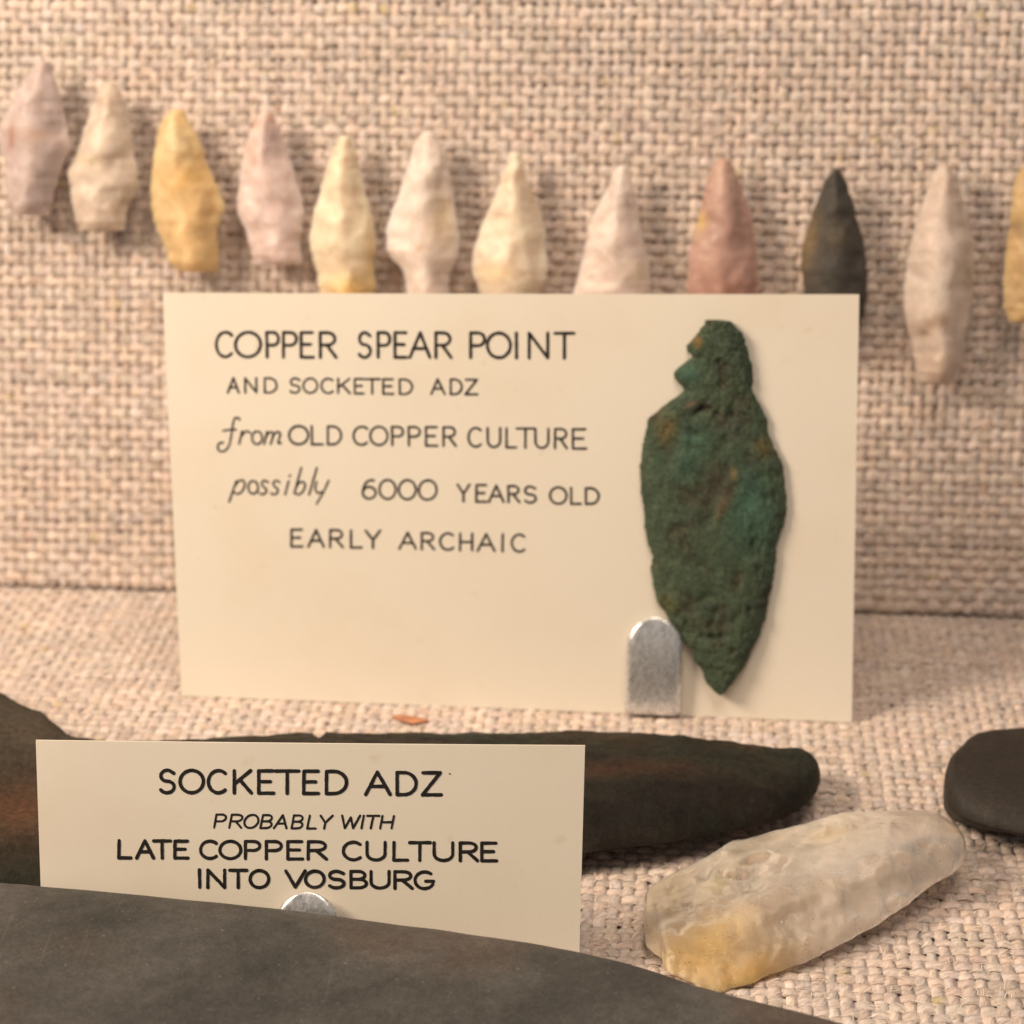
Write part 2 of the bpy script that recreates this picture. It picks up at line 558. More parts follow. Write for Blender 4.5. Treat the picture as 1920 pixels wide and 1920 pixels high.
def spear_point(left, right, thick, base_color, label, blobs=(), seed=1, mat=None, jag=2.2, cat='spear point'):
    lo = min(left[0][1], right[0][1]); hi = max(left[-1][1], right[-1][1])
    K = 84
    A = by_axis(left, lo, hi, K, 1); B = by_axis(right, lo, hi, K, 1)
    A = smooth_edge(A, 2); B = smooth_edge(B, 2)
    A[:, 0] += jag * fbm(A[:, 1] / 9, A[:, 1] * 0 + seed, seed) * 1.6
    B[:, 0] += jag * fbm(B[:, 1] / 9, B[:, 1] * 0 + seed + 9, seed + 3) * 1.6
    # close the tip and round the base
    for e in (0,):
        m = (A[e] + B[e]) / 2
        A[e] = m + (A[e] - m) * 0.25; B[e] = m + (B[e] - m) * 0.25
        A[1] = A[1] * 0.75 + B[1] * 0.25; B[1] = B[1] * 0.75 + A[1] * 0.25
    for e, f in ((-1, 0.72), (-2, 0.88), (-3, 0.95)):
        m = (A[e] + B[e]) / 2
        A[e] = m + (A[e] - m) * f; B[e] = m + (B[e] - m) * f
    plane = w_mid + n_w * (thick * 0.42 + 0.0042)
    bc = np.array(base_color) * np.array([1.08, 1.075, 1.16])
    x0, x1 = A[:, 0].min(), B[:, 0].max()

    def color(px, S, rows):
        c = np.tile(bc, px.shape[:-1] + (1,))
        c = c * (1 + 0.10 * fbm(px[..., 0] / 28, px[..., 1] / 28, seed + 40))[..., None]
        for (cx, cy, rx, ry, a, cc, w) in blobs:
            k = blob(px, cx, cy, rx, ry, a) * min(1, w * 1.35)
            c = c * (1 - k) + np.array(cc) * k
        return c

    def disp(px, S, rows):
        return scars(px, seed, 24, (x0 - 5, lo, x1 + 5, hi), 18, 50, thick * 0.03, thick * 0.17) + thick * 0.015 * fbm(px[..., 0] / 12, px[..., 1] / 12, seed + 70)

    top = lambda S, r: thick * 0.66 * np.maximum(1 - np.abs(S) ** 1.7, 0) ** 0.95 * end_profile(r, 0.45, 0.16)
    bot = lambda S, r: thick * 0.30 * np.maximum(1 - S ** 2, 0) ** 0.95 * end_profile(r, 0.35, 0.12)
    return stone('spear_point', A, B, plane, n_w, top, bot, mat or M_QUARTZ, color, disp=disp,
                 label=label, category=cat, group='row of stone points mounted on the burlap wall')


RED, YEL, BRN, GRY = (0.40, 0.15, 0.09), (0.70, 0.48, 0.16), (0.36, 0.24, 0.14), (0.42, 0.35, 0.33)
spear_point([(72, 115), (50, 147), (32, 170), (20, 193), (7, 220), (0, 237), (3, 267), (7, 293), (13, 320), (10, 347), (17, 380), (25, 404)],
            [(95, 115), (103, 147), (112, 177), (118, 203), (127, 243), (135, 277), (125, 293), (118, 310), (107, 343), (98, 380), (93, 404)],
            0.0065, (0.56, 0.475, 0.425), 'leftmost stone point in the wall row, greyish lilac quartz with rusty red streaks',
            [(27, 258, 7, 26, 0.1, RED, .6), (82, 205, 9, 22, -0.2, (0.46, 0.33, 0.28), .6), (95, 222, 14, 14, 0, GRY, .5), (75, 255, 40, 16, 0, (0.58, 0.41, 0.33), .5)], 1)
spear_point([(197, 155), (180, 177), (167, 213), (153, 257), (140, 297), (125, 327), (132, 353), (135, 387), (140, 413), (150, 432)],
            [(217, 155), (230, 180), (242, 220), (250, 270), (255, 307), (259, 337), (255, 360), (243, 377), (237, 407), (232, 432)],
            0.0062, (0.66, 0.57, 0.45), 'pale grey cream stone point between the lilac streaked and the amber point',
            [(170, 300, 26, 12, 0, (0.72, 0.60, 0.40), .4)], 2)
spear_point([(320, 205), (303, 227), (293, 257), (288, 293), (283, 327), (282, 357), (283, 387), (290, 420), (307, 453), (313, 487), (335, 510)],
            [(343, 205), (360, 233), (377, 273), (392, 313), (410, 353), (425, 390), (413, 407), (407, 430), (410, 463), (408, 510)],
            0.0065, (0.72, 0.53, 0.26), 'amber yellow stone point with one side barb, third from the left in the wall row',
            [(325, 270, 40, 45, 0, (0.72, 0.60, 0.36), .7), (300, 390, 22, 60, 0, (0.72, 0.56, 0.33), .5), (355, 330, 40, 24, 0, (0.66, 0.42, 0.13), .5)], 3)
spear_point([(490, 208), (477, 230), (463, 263), (453, 307), (447, 347), (443, 380), (447, 403), (460, 430), (470, 463), (477, 496)],
            [(510, 208), (523, 237), (537, 273), (550, 320), (563, 363), (572, 397), (568, 423), (563, 453), (567, 490)],
            0.0062, (0.72, 0.60, 0.53), 'pale pink stone point with an orange red spotted tip, fourth from the left',
            [(478, 232, 8, 10, 0, (0.72, 0.36, 0.22), .7), (500, 262, 16, 30, 0, (0.50, 0.39, 0.37), .55), (470, 285, 10, 26, 0, (0.72, 0.48, 0.38), .5), (508, 222, 20, 14, 0, (0.62, 0.42, 0.36), .5)], 4)
spear_point([(637, 254), (615, 300), (600, 359), (587, 395), (578, 453), (587, 490), (595, 519), (597, 548), (604, 600)],
            [(658, 254), (677, 322), (688, 366), (702, 420), (706, 461), (699, 486), (704, 541), (696, 600)],
            0.0065, (0.80, 0.70, 0.50), 'cream stone point with a yellow stained base standing above the word COPPER',
            [(660, 545, 50, 32, 0, (0.78, 0.55, 0.22), .75), (697, 490, 12, 60, 0, (0.74, 0.52, 0.2), .5)], 5)
spear_point([(793, 247), (775, 271), (760, 322), (742, 377), (724, 424), (724, 468), (735, 490), (753, 501), (760, 530), (762, 545), (768, 590)],
            [(815, 247), (837, 289), (848, 355), (855, 402), (862, 435), (859, 482), (846, 504), (842, 545), (836, 590)],
            0.0065, (0.78, 0.69, 0.59), 'milky white stone point with round shoulders and a narrow stem, sixth from the left',
            [(789, 465, 7, 8, 0, (0.58, 0.36, 0.2), .55), (830, 410, 22, 50, 0, (0.74, 0.60, 0.40), .6), (805, 320, 30, 40, 0, (0.76, 0.70, 0.64), .5)], 6)
spear_point([(954, 285), (943, 326), (924, 373), (903, 424), (886, 468), (883, 504), (895, 537), (925, 592)],
            [(979, 285), (990, 340), (1008, 380), (1021, 424), (1025, 468), (1030, 493), (1023, 526), (990, 592)],
            0.0066, (0.80, 0.70, 0.53), 'cream teardrop stone point with a bulging rounded body, seventh from the left',
            [(930, 510, 40, 18, 0, (0.80, 0.62, 0.38), .5), (1000, 360, 10, 30, 0, (0.66, 0.50, 0.30), .5)], 7)
spear_point([(1158, 310), (1140, 348), (1121, 384), (1103, 428), (1094, 472), (1085, 512), (1076, 541), (1066, 600)],
            [(1176, 310), (1191, 359), (1202, 420), (1209, 472), (1218, 497), (1220, 541), (1218, 600)],
            0.0062, (0.77, 0.67, 0.57), 'plain milky white triangular stone point left of the rose pink one',
            [(1200, 510, 26, 20, 0, (0.72, 0.60, 0.40), .4), (1160, 360, 22, 36, 0, (0.74, 0.68, 0.66), .5)], 8)
spear_point([(1340, 297), (1326, 333), (1317, 377), (1307, 413), (1298, 450), (1291, 486), (1289, 544), (1296, 640)],
            [(1369, 297), (1391, 355), (1406, 388), (1415, 435), (1420, 486), (1424, 544), (1414, 640)],
            0.0062, (0.50, 0.33, 0.265), 'rose pink stone point rising behind the top edge of the large card',
            [(1355, 325, 40, 40, 0, (0.62, 0.45, 0.37), .7), (1310, 415, 16, 22, 0, (0.66, 0.46, 0.18), .7), (1370, 540, 60, 30, 0, (0.44, 0.23, 0.18), .5), (1330, 490, 20, 30, 0.3, (0.62, 0.42, 0.34), .45)], 9, jag=2.6)
spear_point([(1566, 316), (1544, 344), (1533, 373), (1519, 413), (1508, 450), (1501, 490), (1506, 541), (1520, 640)],
            [(1574, 316), (1585, 337), (1599, 377), (1610, 424), (1622, 464), (1627, 515), (1624, 570), (1606, 640)],
            0.0070, (0.060, 0.056, 0.046), 'dark charcoal stone point with brown edges, the only dark one in the wall row',
            [(1515, 450, 16, 70, 0.15, (0.19, 0.135, 0.07), .7), (1570, 440, 30, 30, 0, (0.085, 0.065, 0.04), .5), (1565, 350, 30, 40, 0, (0.07, 0.064, 0.056), .6)], 10, mat=M_DARK)
spear_point([(1760, 309), (1741, 347), (1727, 391), (1712, 435), (1701, 479), (1698, 515), (1692, 552), (1694, 588), (1705, 625), (1712, 661), (1719, 697), (1730, 721)],
            [(1785, 309), (1800, 351), (1811, 388), (1822, 431), (1829, 486), (1825, 533), (1820, 577), (1811, 621), (1807, 668), (1800, 697), (1789, 721)],
            0.0075, (0.64, 0.55, 0.45), 'long translucent whitish stone point with brown specks, right of the dark one',
            [(1745, 605, 28, 12, -0.4, BRN, .55), (1730, 622, 8, 6, 0, (0.25, 0.15, 0.09), .6), (1765, 600, 14, 10, 0, BRN, .4), (1752, 540, 20, 40, 0.2, (0.76, 0.71, 0.64), .5),
             (1765, 690, 40, 50, 0, (0.58, 0.46, 0.37), .55), (1815, 520, 12, 30, 0, (0.50, 0.38, 0.26), .4)], 11, jag=2.8)
spear_point([(1925, 300), (1905, 333), (1898, 362), (1894, 424), (1887, 460), (1882, 497), (1880, 544), (1882, 577), (1892, 604)],
            [(1945, 300), (1966, 340), (1984, 400), (1996, 450), (2002, 500), (2000, 545), (1990, 580), (1976, 604)],
            0.0068, (0.58, 0.42, 0.20), 'tan brown stone point cut off by the right edge of the picture',
            [(1905, 430, 14, 16, 0, BRN, .6), (1900, 560, 20, 40, 0, (0.60, 0.45, 0.25), .5)], 12)

# ------------------------------------------------------------------ cards and their lettering


class Card:
    def __init__(self, bl, br, tl, tr, lean, bow):
        self.a, self.b = floor_pt(*bl), floor_pt(*br)
        self.e = (self.b - self.a) / np.linalg.norm(self.b - self.a)
        back = np.array([-self.e[1], self.e[0], 0])
        self.u = Z * math.cos(lean) + back * math.sin(lean)
        self.n = np.cross(self.e, self.u)
        self.w = np.linalg.norm(self.b - self.a)
        self.q = [bl, br, tr, tl]
        self.bow = bow

    def pt(self, x, y, off=0.0):
        P = at(x, y, self.a, self.n)
        s = ((P - self.a) @ self.e) / self.w
        t = ((P - self.a) @ self.u)
        b = self.bow * (4 * s * (1 - s)) * np.clip(t / 0.05, 0, 1.6) + off
        return P + b[..., None] * self.n

    def build(self, name, thick, **props):
        (bl, br, tr, tl) = [np.array(p, float) for p in self.q]
        nx, ny = 25, 15
        s, t = np.meshgrid(np.linspace(0, 1, nx), np.linspace(0, 1, ny))
        px = (bl * (1 - s)[..., None] + br * s[..., None]) * (1 - t)[..., None] + (tl * (1 - s)[..., None] + tr * s[..., None]) * t[..., None]
        f = self.pt(px[..., 0], px[..., 1]).reshape(-1, 3)
        bck = f - self.n * thick
        n = nx * ny
        q = []
        for j in range(ny - 1):
            for i in range(nx - 1):
                a = j * nx + i
                q.append((a, a + 1, a + nx + 1, a + nx)); q.append((a + n, a + nx + n, a + nx + 1 + n, a + 1 + n))
        for i in range(nx - 1):
            q.append((i, i + n, i + 1 + n, i + 1)); a = (ny - 1) * nx + i; q.append((a, a + 1, a + 1 + n, a + n))
        for j in range(ny - 1):
            a = j * nx; q.append((a, a + nx, a + nx + n, a + n)); a = j * nx + nx - 1; q.append((a, a + n, a + nx + n, a + nx))
        self.o = solid(name, np.concatenate([f, bck]), M_CARD, quads=np.array(q), smooth=False, **props)
        return self.o


def arc(cx, cy, rx, ry, a0, a1, n=18):
    t = np.radians(np.linspace(a0, a1, n))
    return [(cx + rx * math.cos(k), cy + ry * math.sin(k)) for k in t]


G = {
    'A': [[(0, 0), (.5, 1)], [(.5, 1), (1, 0)], [(.2, .36), (.8, .36)]],
    'B': [[(.05, 0), (.05, 1)], [(.05, 1), (.45, 1)] + arc(.5, .76, .38, .24, 88, -88, 10) + [(.05, .52)], [(.05, .52), (.5, .52)] + arc(.52, .26, .45, .26, 85, -88, 10) + [(.05, 0)]],
    'C': [arc(.56, .5, .56, .5, 48, 312)],
    'D': [[(.05, 0), (.05, 1)], [(.05, 1), (.38, 1)] + arc(.38, .5, .6, .5, 85, -85) + [(.05, 0)]],
    'E': [[(.05, 1), (.05, 0)], [(.05, 1), (.95, 1)], [(.05, .52), (.8, .52)], [(.05, 0), (1, 0)]],
    'G': [arc(.52, .5, .52, .5, 50, 330) + [(.97, .42)], [(.58, .44), (1, .44)]],
    'H': [[(.05, 0), (.05, 1)], [(.95, 0), (.95, 1)], [(.05, .5), (.95, .5)]],
    'I': [[(.5, 0), (.5, 1)]],
    'K': [[(.05, 0), (.05, 1)], [(.95, 1), (.08, .42)], [(.35, .6), (1, 0)]],
    'L': [[(.05, 1), (.05, 0), ], [(.05, 0), (1, 0)]],
    'N': [[(.05, 0), (.05, 1)], [(.05, 1), (.95, 0)], [(.95, 0), (.95, 1)]],
    'O': [arc(.5, .5, .5, .5, 95, 455, 30)],
    'P': [[(.05, 0), (.05, 1)], [(.05, 1), (.5, 1)] + arc(.55, .74, .43, .26, 88, -88, 12) + [(.05, .48)]],
    'R': [[(.05, 0), (.05, 1)], [(.05, 1), (.5, 1)] + arc(.52, .75, .42, .25, 88, -88, 12) + [(.05, .5)], [(.45, .5), (1, 0)]],
    'S': [[(.92, .86)] + arc(.5, .75, .40, .25, 60, 250, 12) + arc(.5, .25, .46, .26, 75, -150, 14)],
    'T': [[(0, 1), (1, 1)], [(.5, 1), (.5, 0)]],
    'U': [[(.03, 1), (.03, .4)] + arc(.5, .36, .47, .36, 175, 365, 14) + [(.97, 1)]],
    'V': [[(0, 1), (.5, 0)], [(.5, 0), (1, 1)]],
    'W': [[(0, 1), (.27, 0)], [(.27, 0), (.5, .85)], [(.5, .85), (.73, 0)], [(.73, 0), (1, 1)]],
    'Y': [[(0, 1), (.5, .45)], [(1, 1), (.5, .45)], [(.5, .45), (.5, 0)]],
    'Z': [[(.05, 1), (.95, 1)], [(.95, 1), (.02, 0)], [(.02, 0), (1, 0)]],
    '6': [[(.82, .97), (.55, .98), (.28, .86), (.08, .6), (.03, .36)] + arc(.5, .31, .47, .31, 180, 540, 24)],
    '0': [arc(.5, .5, .5, .5, 100, 460, 30)],
}


def dense(p, step=2.0, smooth=False):
    p = np.array(p, float)
    if smooth and len(p) > 2:
        q = np.concatenate([[2 * p[0] - p[1]], p, [2 * p[-1] - p[-2]]])
        out = []
        for i in range(1, len(q) - 2):
            for t in np.linspace(0, 1, 7)[:-1]:
                a, b, c, d = q[i - 1], q[i], q[i + 1], q[i + 2]
                out.append(0.5 * ((2 * b) + (c - a) * t + (2 * a - 5 * b + 4 * c - d) * t ** 2 + (-a + 3 * b - 3 * c + d) * t ** 3))
        out.append(p[-1]); p = np.array(out)
    d = np.concatenate([[0], np.cumsum(np.linalg.norm(np.diff(p, axis=0), axis=1))])
    n = max(3, int(d[-1] / step))
    t = np.linspace(0, d[-1], n)
    return np.stack([np.interp(t, d, p[:, 0]), np.interp(t, d, p[:, 1])], -1)


_lift = [0]


def ribbon(pts, w, V, Fc, card):
    """one inked stroke with round ends, as a thin film on the card"""
    p = dense(pts)
    n = len(p)
    if n > 5:
        p[1:-1] += rng.normal(0, 0.12, (n - 2, 2))
    t = np.gradient(p, axis=0); t /= np.maximum(np.linalg.norm(t, axis=1, keepdims=True), 1e-6)
    nr = np.stack([-t[:, 1], t[:, 0]], -1)
    ws = w / 2 * (1 + 0.10 * noise2(np.arange(n) * 0.25, np.full(n, rng.uniform(0, 60)), 3))
    a0, b0 = p + nr * ws[:, None], p - nr * ws[:, None]
    cap0 = [p[0] + ws[0] * (nr[0] * math.cos(k) - t[0] * math.sin(k)) for k in np.linspace(0, np.pi, 7)][1:-1]
    cap1 = [p[-1] + ws[-1] * (nr[-1] * math.cos(k) + t[-1] * math.sin(k)) for k in np.linspace(0, np.pi, 7)][1:-1]
    P = np.concatenate([a0, b0, cap0, cap1])
    _lift[0] = (_lift[0] + 1) % 40
    off = 0.000035 + 0.0000008 * _lift[0]
    base = len(V)
    V.extend(card.pt(P[:, 0], P[:, 1], off).tolist())
    for i in range(n - 1):
        Fc.append((base + n + i, base + n + i + 1, base + i + 1, base + i))
    c0 = base + 2 * n
    Fc.append(tuple([base] + [c0 + k for k in range(5)] + [base + n]))
    c1 = c0 + 5
    Fc.append(tuple([base + 2 * n - 1] + [c1 + k for k in range(4, -1, -1)] + [base + n - 1]))


def word(card, letters, top0, top1, bot0, bot1, w, mat, sx, sy, ox, oy, slant=0.0):
    """letters: (char, x0, x1) in the measured picture frame (scale sx, sy, offset ox, oy)"""
    V, Fc = [], []
    xa, xb = letters[0][1], letters[-1][2]
    for ch, x0, x1 in letters:
        f = ((x0 + x1) / 2 - xa) / max(xb - xa, 1)
        tp, bt = top0 + (top1 - top0) * f, bot0 + (bot1 - bot0) * f
        jx, jr = rng.normal(0, 0.4), rng.normal(0, 0.012)
        for st in G[ch]:
            pts = []
            for gx, gy in st:
                X = x0 + gx * (x1 - x0) if ch != 'I' else (x0 + x1) / 2
                Y = bt + (tp - bt) * gy
                X += (gy - 0.5) * (bt - tp) * (slant + jr) + jx
                pts.append((ox + X / sx, oy + Y / sy))
            ribbon(pts, w, V, Fc, card)
    return solid('lettering', V, mat, card.o, faces=Fc, smooth=False)


def script(card, strokes, w, mat, sx, sy, ox, oy):
    V, Fc = [], []
    for st in strokes:
        ribbon(dense([(ox + x / sx, oy + y / sy) for x, y in st], 1.5, True), w, V, Fc, card)
    return solid('lettering', V, mat, card.o, faces=Fc, smooth=False)


LEAN_C = math.radians(12)
big = Card((340, 1305), (1597, 1355), (305, 549), (1611, 552), LEAN_C, 0.0005)
big.build('card', 0.00030, label='large cream card lettered COPPER SPEAR POINT, standing upright in a metal clip', category='label card')
k5 = (2.4, 2.4, 380, 580)
W1, W2, W3 = 6.2, 4.4, 4.8
word(big, [('C', 62, 136), ('O', 148, 262), ('P', 288, 345), ('P', 362, 425), ('E', 442, 500), ('R', 528, 602)], 102, 104, 213, 215, W1, M_INK, *k5)
word(big, [('S', 702, 760), ('P', 788, 845), ('E', 865, 920), ('A', 935, 1025), ('R', 1048, 1120)], 103, 104, 214, 215, W1, M_INK, *k5)
word(big, [('P', 1205, 1272), ('O', 1282, 1386), ('I', 1408, 1418), ('N', 1465, 1558), ('T', 1586, 1672)], 104, 106, 215, 218, W1, M_INK, *k5)
word(big, [('A', 114, 164), ('N', 190, 246), ('D', 278, 336)], 308, 309, 374, 374, W2, M_INK_FADED, *k5)
word(big, [('S', 392, 440), ('O', 455, 518), ('C', 536, 590), ('K', 608, 664), ('E', 684, 726), ('T', 730, 800), ('E', 812, 860), ('D', 886, 946)], 309, 314, 374, 380, W2, M_INK_FADED, *k5)
word(big, [('A', 1030, 1090), ('D', 1115, 1168), ('Z', 1182, 1238)], 312, 315, 379, 381, W2, M_INK_FADED, *k5)
script(big, [[(168, 495), (155, 486), (142, 495), (135, 530), (127, 580), (118, 615), (100, 636), (80, 638), (68, 622), (75, 602), (92, 599)], [(93, 546), (120, 541), (150, 541)],
             [(178, 548), (165, 605)], [(172, 575), (190, 552), (205, 548), (215, 556)],
             arc(246, 577, 23, 29, 60, 420, 20),
             [(290, 550), (278, 605)], [(285, 575), (300, 553), (315, 552), (318, 567), (307, 605)], [(314, 577), (330, 553), (346, 552), (350, 566), (340, 600), (354, 600)]], 4.0, M_INK_FADED, *k5)
word(big, [('O', 390, 476), ('L', 490, 542), ('D', 562, 626)], 523, 526, 606, 607, W3, M_INK_FADED, *k5)
word(big, [('C', 680, 746), ('O', 756, 834), ('P', 852, 905), ('P', 926, 980), ('E', 1004, 1058), ('R', 1082, 1140)], 526, 529, 608, 613, W3, M_INK_FADED, *k5)
word(big, [('C', 1197, 1256), ('U', 1282, 1342), ('L', 1366, 1412), ('T', 1414, 1492), ('U', 1496, 1558), ('R', 1584, 1640), ('E', 1664, 1726)], 531, 538, 616, 625, W3, M_INK_FADED, *k5)
script(big, [[(152, 772), (120, 865)], [(146, 792), (163, 772), (184, 770), (190, 788), (180, 815), (160, 830), (138, 822)],
             arc(228, 800, 22, 29, 60, 420, 20),
             [(295, 777), (280, 769), (266, 780), (272, 795), (287, 808), (284, 825), (268, 832), (256, 826)],
             [(347, 777), (332, 769), (318, 780), (324, 795), (339, 808), (336, 825), (320, 832), (308, 826)],
             [(388, 772), (372, 832)], [(394, 746), (392, 750)],
             [(445, 712), (413, 826)], [(418, 806), (435, 779), (455, 776), (462, 792), (452, 818), (432, 832), (414, 825)],
             [(515, 712), (480, 832)],
             [(514, 775), (508, 802), (517, 826), (536, 820)], [(568, 770), (542, 826), (514, 874)]], 4.0, M_INK_FADED, *k5)
word(big, [('6', 720, 782), ('0', 797, 870), ('0', 884, 960), ('0', 974, 1054)], 765, 768, 850, 856, W3, M_INK_FADED, *k5)
word(big, [('Y', 1148, 1202), ('E', 1230, 1278), ('A', 1290, 1356), ('R', 1374, 1426), ('S', 1446, 1502)], 786, 796, 862, 868, W3, M_INK_FADED, *k5)
word(big, [('O', 1564, 1638), ('L', 1656, 1702), ('D', 1722, 1784)], 798, 804, 873, 874, W3, M_INK_FADED, *k5)
word(big, [('E', 398, 450), ('A', 476, 546), ('R', 572, 632), ('L', 666, 716), ('Y', 734, 800)], 990, 994, 1066, 1072, W3, M_INK_FADED, *k5)
word(big, [('A', 886, 960), ('R', 984, 1042), ('C', 1070, 1132), ('H', 1156, 1216), ('A', 1238, 1314), ('I', 1346, 1356), ('C', 1392, 1452)], 1003, 1012, 1075, 1090, W3, M_INK_FADED, *k5)

small = Card((81, 1805), (1085, 1835), (67, 1388), (1097, 1398), LEAN_C, 0.0004)
small.build('card', 0.00030, label='smaller cream card lettered SOCKETED ADZ, standing behind the grey slate in front', category='label card')
k6 = (1.7778, 1.7778, 40, 1380)
w1, w2, w3 = 6.8, 4.2, 6.4
word(small, [('S', 460, 512), ('O', 530, 608), ('C', 624, 684), ('K', 708, 768), ('E', 790, 842), ('T', 848, 926), ('E', 940, 992), ('D', 1014, 1086)], 112, 116, 187, 190, w1, M_INK, *k6)
word(small, [('A', 1147, 1228), ('D', 1250, 1318), ('Z', 1336, 1400)], 118, 121, 192, 195, w1, M_INK, *k6)
word(small, [('P', 646, 682), ('R', 696, 738), ('O', 744, 790), ('B', 800, 838), ('A', 846, 888), ('B', 903, 940), ('L', 956, 986), ('Y', 994, 1034)], 260, 264, 304, 307, w2, M_INK, *k6, slant=0.2)
word(small, [('W', 1066, 1126), ('I', 1132, 1144), ('T', 1150, 1190), ('H', 1198, 1240)], 263, 265, 305, 306, w2, M_INK, *k6, slant=0.2)
word(small, [('L', 324, 366), ('A', 384, 440), ('T', 442, 498), ('E', 510, 556)], 347, 349, 405, 406, w3, M_INK, *k6)
word(small, [('C', 598, 654), ('O', 662, 732), ('P', 746, 798), ('P', 814, 868), ('E', 886, 938), ('R', 954, 1018)], 349, 351, 407, 409, w3, M_INK, *k6)
word(small, [('C', 1074, 1134), ('U', 1150, 1214), ('L', 1240, 1288), ('T', 1294, 1362), ('U', 1374, 1440), ('R', 1460, 1520), ('E', 1532, 1584)], 352, 356, 411, 415, w3, M_INK, *k6)
word(small, [('I', 590, 600), ('N', 619, 681), ('T', 695, 752), ('O', 763, 825)], 445, 447, 503, 504, w3, M_INK, *k6)
word(small, [('V', 882, 946), ('O', 948, 1010), ('S', 1022, 1078), ('B', 1096, 1152), ('U', 1164, 1228), ('R', 1242, 1302), ('G', 1312, 1374)], 448, 452, 502, 508, w3, M_INK, *k6)
script(small, [[(1427, 124), (1429, 125), (1430, 125)]], 2.2, M_INK, *k6)

# ------------------------------------------------------------------ metal clips that hold the cards


def clip(card, px_c, px_top, half_w, label, name='metal_clip'):
    """a bent strip: a round-topped tab in front of the card, and a foot passing under it"""
    P = at(px_c, px_top, card.a, card.n)
    h = float((P - card.a) @ card.u); x0 = float((P - card.a) @ card.e)
    root = empty(name, card.a + card.e * x0, label=label, category='clip', group='metal clips holding the cards')
    thick = 0.0009

    def strip(nm, path, widths, cols=13):
        path = np.array(path); widths = np.array(widths)
        sgn = np.linspace(-1, 1, cols)
        K = len(path)
        tg = np.gradient(path, axis=0); tg /= np.linalg.norm(tg, axis=1, keepdims=True)
        nm2 = np.stack([tg[:, 1], -tg[:, 0]], -1)          # outward in (m, up)
        V = []
        for side in (1, -1):
            for k in range(K):
                for s in sgn:
                    r = abs(s)
                    rim = max(0.0, (r - 0.80) / 0.20)
                    t_ = thick / 2 * (1 - 0.9 * rim ** 1.3)
                    if widths[k] < half_w * 0.999:
                        t_ *= 1 - 0.5 * (1 - widths[k] / half_w)
                    m, u_ = path[k] + nm2[k] * t_ * side
                    V.append(card.a + card.e * (x0 + s * widths[k]) + card.n * m + card.u * u_)
        off = K * cols
        q = []
        for k in range(K - 1):
            for j in range(cols - 1):
                a = k * cols + j
                q.append((a, a + 1, a + cols + 1, a + cols)); q.append((a + off, a + cols + off, a + cols + 1 + off, a + 1 + off))
            a = k * cols; q.append((a, a + cols, a + cols + off, a + off))
            a = k * cols + cols - 1; q.append((a, a + off, a + cols + off, a + cols))
        for j in range(cols - 1):
            q.append((j, j + off, j + 1 + off, j + 1)); a = (K - 1) * cols + j; q.append((a, a + 1, a + 1 + off, a + off))
        o = solid(nm, V, M_STEEL, root, quads=np.array(q))
        return o

    # tab, from the bend at the floor to its round top
    path, wd = [], []
    for a in np.linspace(-90, 0, 8):
        path.append((0.0004 + 0.0016 * math.cos(math.radians(a)), 0.0021 + 0.0016 * math.sin(math.radians(a)))); wd.append(half_w)
    for t in np.linspace(0, 1, 40)[1:]:
        up = 0.0021 + (h - 0.0021) * (1 - (1 - t) ** 1.6)
        mm = 0.0020 + 0.0005 * math.sin(math.pi * min(1, up / h) ** 1.3) - 0.0006 * (up / h) ** 5
        d = max(0.0, up - (h - half_w))
        wd.append(max(half_w * 0.06, math.sqrt(max(0.0, half_w ** 2 - d ** 2)))); path.append((mm, up))
    strip('front_tab', path, wd)
    strip('foot', [(0.0006, 0.0006), (-0.004, 0.0008), (-0.009, 0.0010), (-0.014, 0.0012)], [half_w * 0.98] * 4)
    return root


clip(big, 1229, 1155, 0.00515, 'silver metal clip with a rounded tab at the lower right of the large card')
clip(small, 580, 1667, 0.0050, 'shiny metal clip on the smaller card, mostly hidden behind the grey slate')

# ------------------------------------------------------------------ copper spear point mounted on the large card
cl = [(1323.5, 601), (1311, 621), (1297.5, 636), (1289, 648), (1290, 660), (1300, 669), (1284, 680), (1263, 699), (1265, 709), (1276, 721), (1282, 731), (1272, 742), (1253, 754),
      (1216.6, 783), (1210, 808), (1204, 837), (1200, 879), (1202, 917), (1207, 956), (1209, 987), (1216, 1023), (1225, 1047), (1219.5, 1058), (1220.6, 1074), (1227.5, 1104),
      (1233, 1130), (1245, 1144), (1253, 1160), (1269, 1183), (1283, 1207), (1297, 1217), (1303, 1243), (1316, 1258), (1322, 1278), (1336, 1294), (1348, 1301)]
cr = [(1353, 600), (1369, 602.5), (1382, 615), (1394, 628), (1402, 655), (1409, 682), (1412, 709), (1411, 733), (1419, 750), (1430, 769), (1439, 788), (1441, 815), (1450, 835),
      (1459, 850), (1469, 879), (1473, 917), (1475, 953), (1471, 980), (1457, 1019), (1454, 1051), (1451, 1078), (1447, 1104), (1439, 1134), (1435, 1160), (1423, 1195),
      (1413.5, 1209), (1403.6, 1235), (1396, 1253), (1382, 1268), (1368, 1290), (1355, 1301)]
A = by_axis(cl, 600, 1301, 190, 1); B = by_axis(cr, 600, 1301, 190, 1)
A[:, 0] += 3.4 * fbm(A[:, 1] / 7, A[:, 1] * 0, 91); B[:, 0] += 3.4 * fbm(B[:, 1] / 7, B[:, 1] * 0 + 5, 95)


def crust(px):
    h = fbm(px[..., 0] / 30 + 4, px[..., 1] / 30, 331, 5)
    return 1 / (1 + np.exp(-26 * (h + 0.30)))


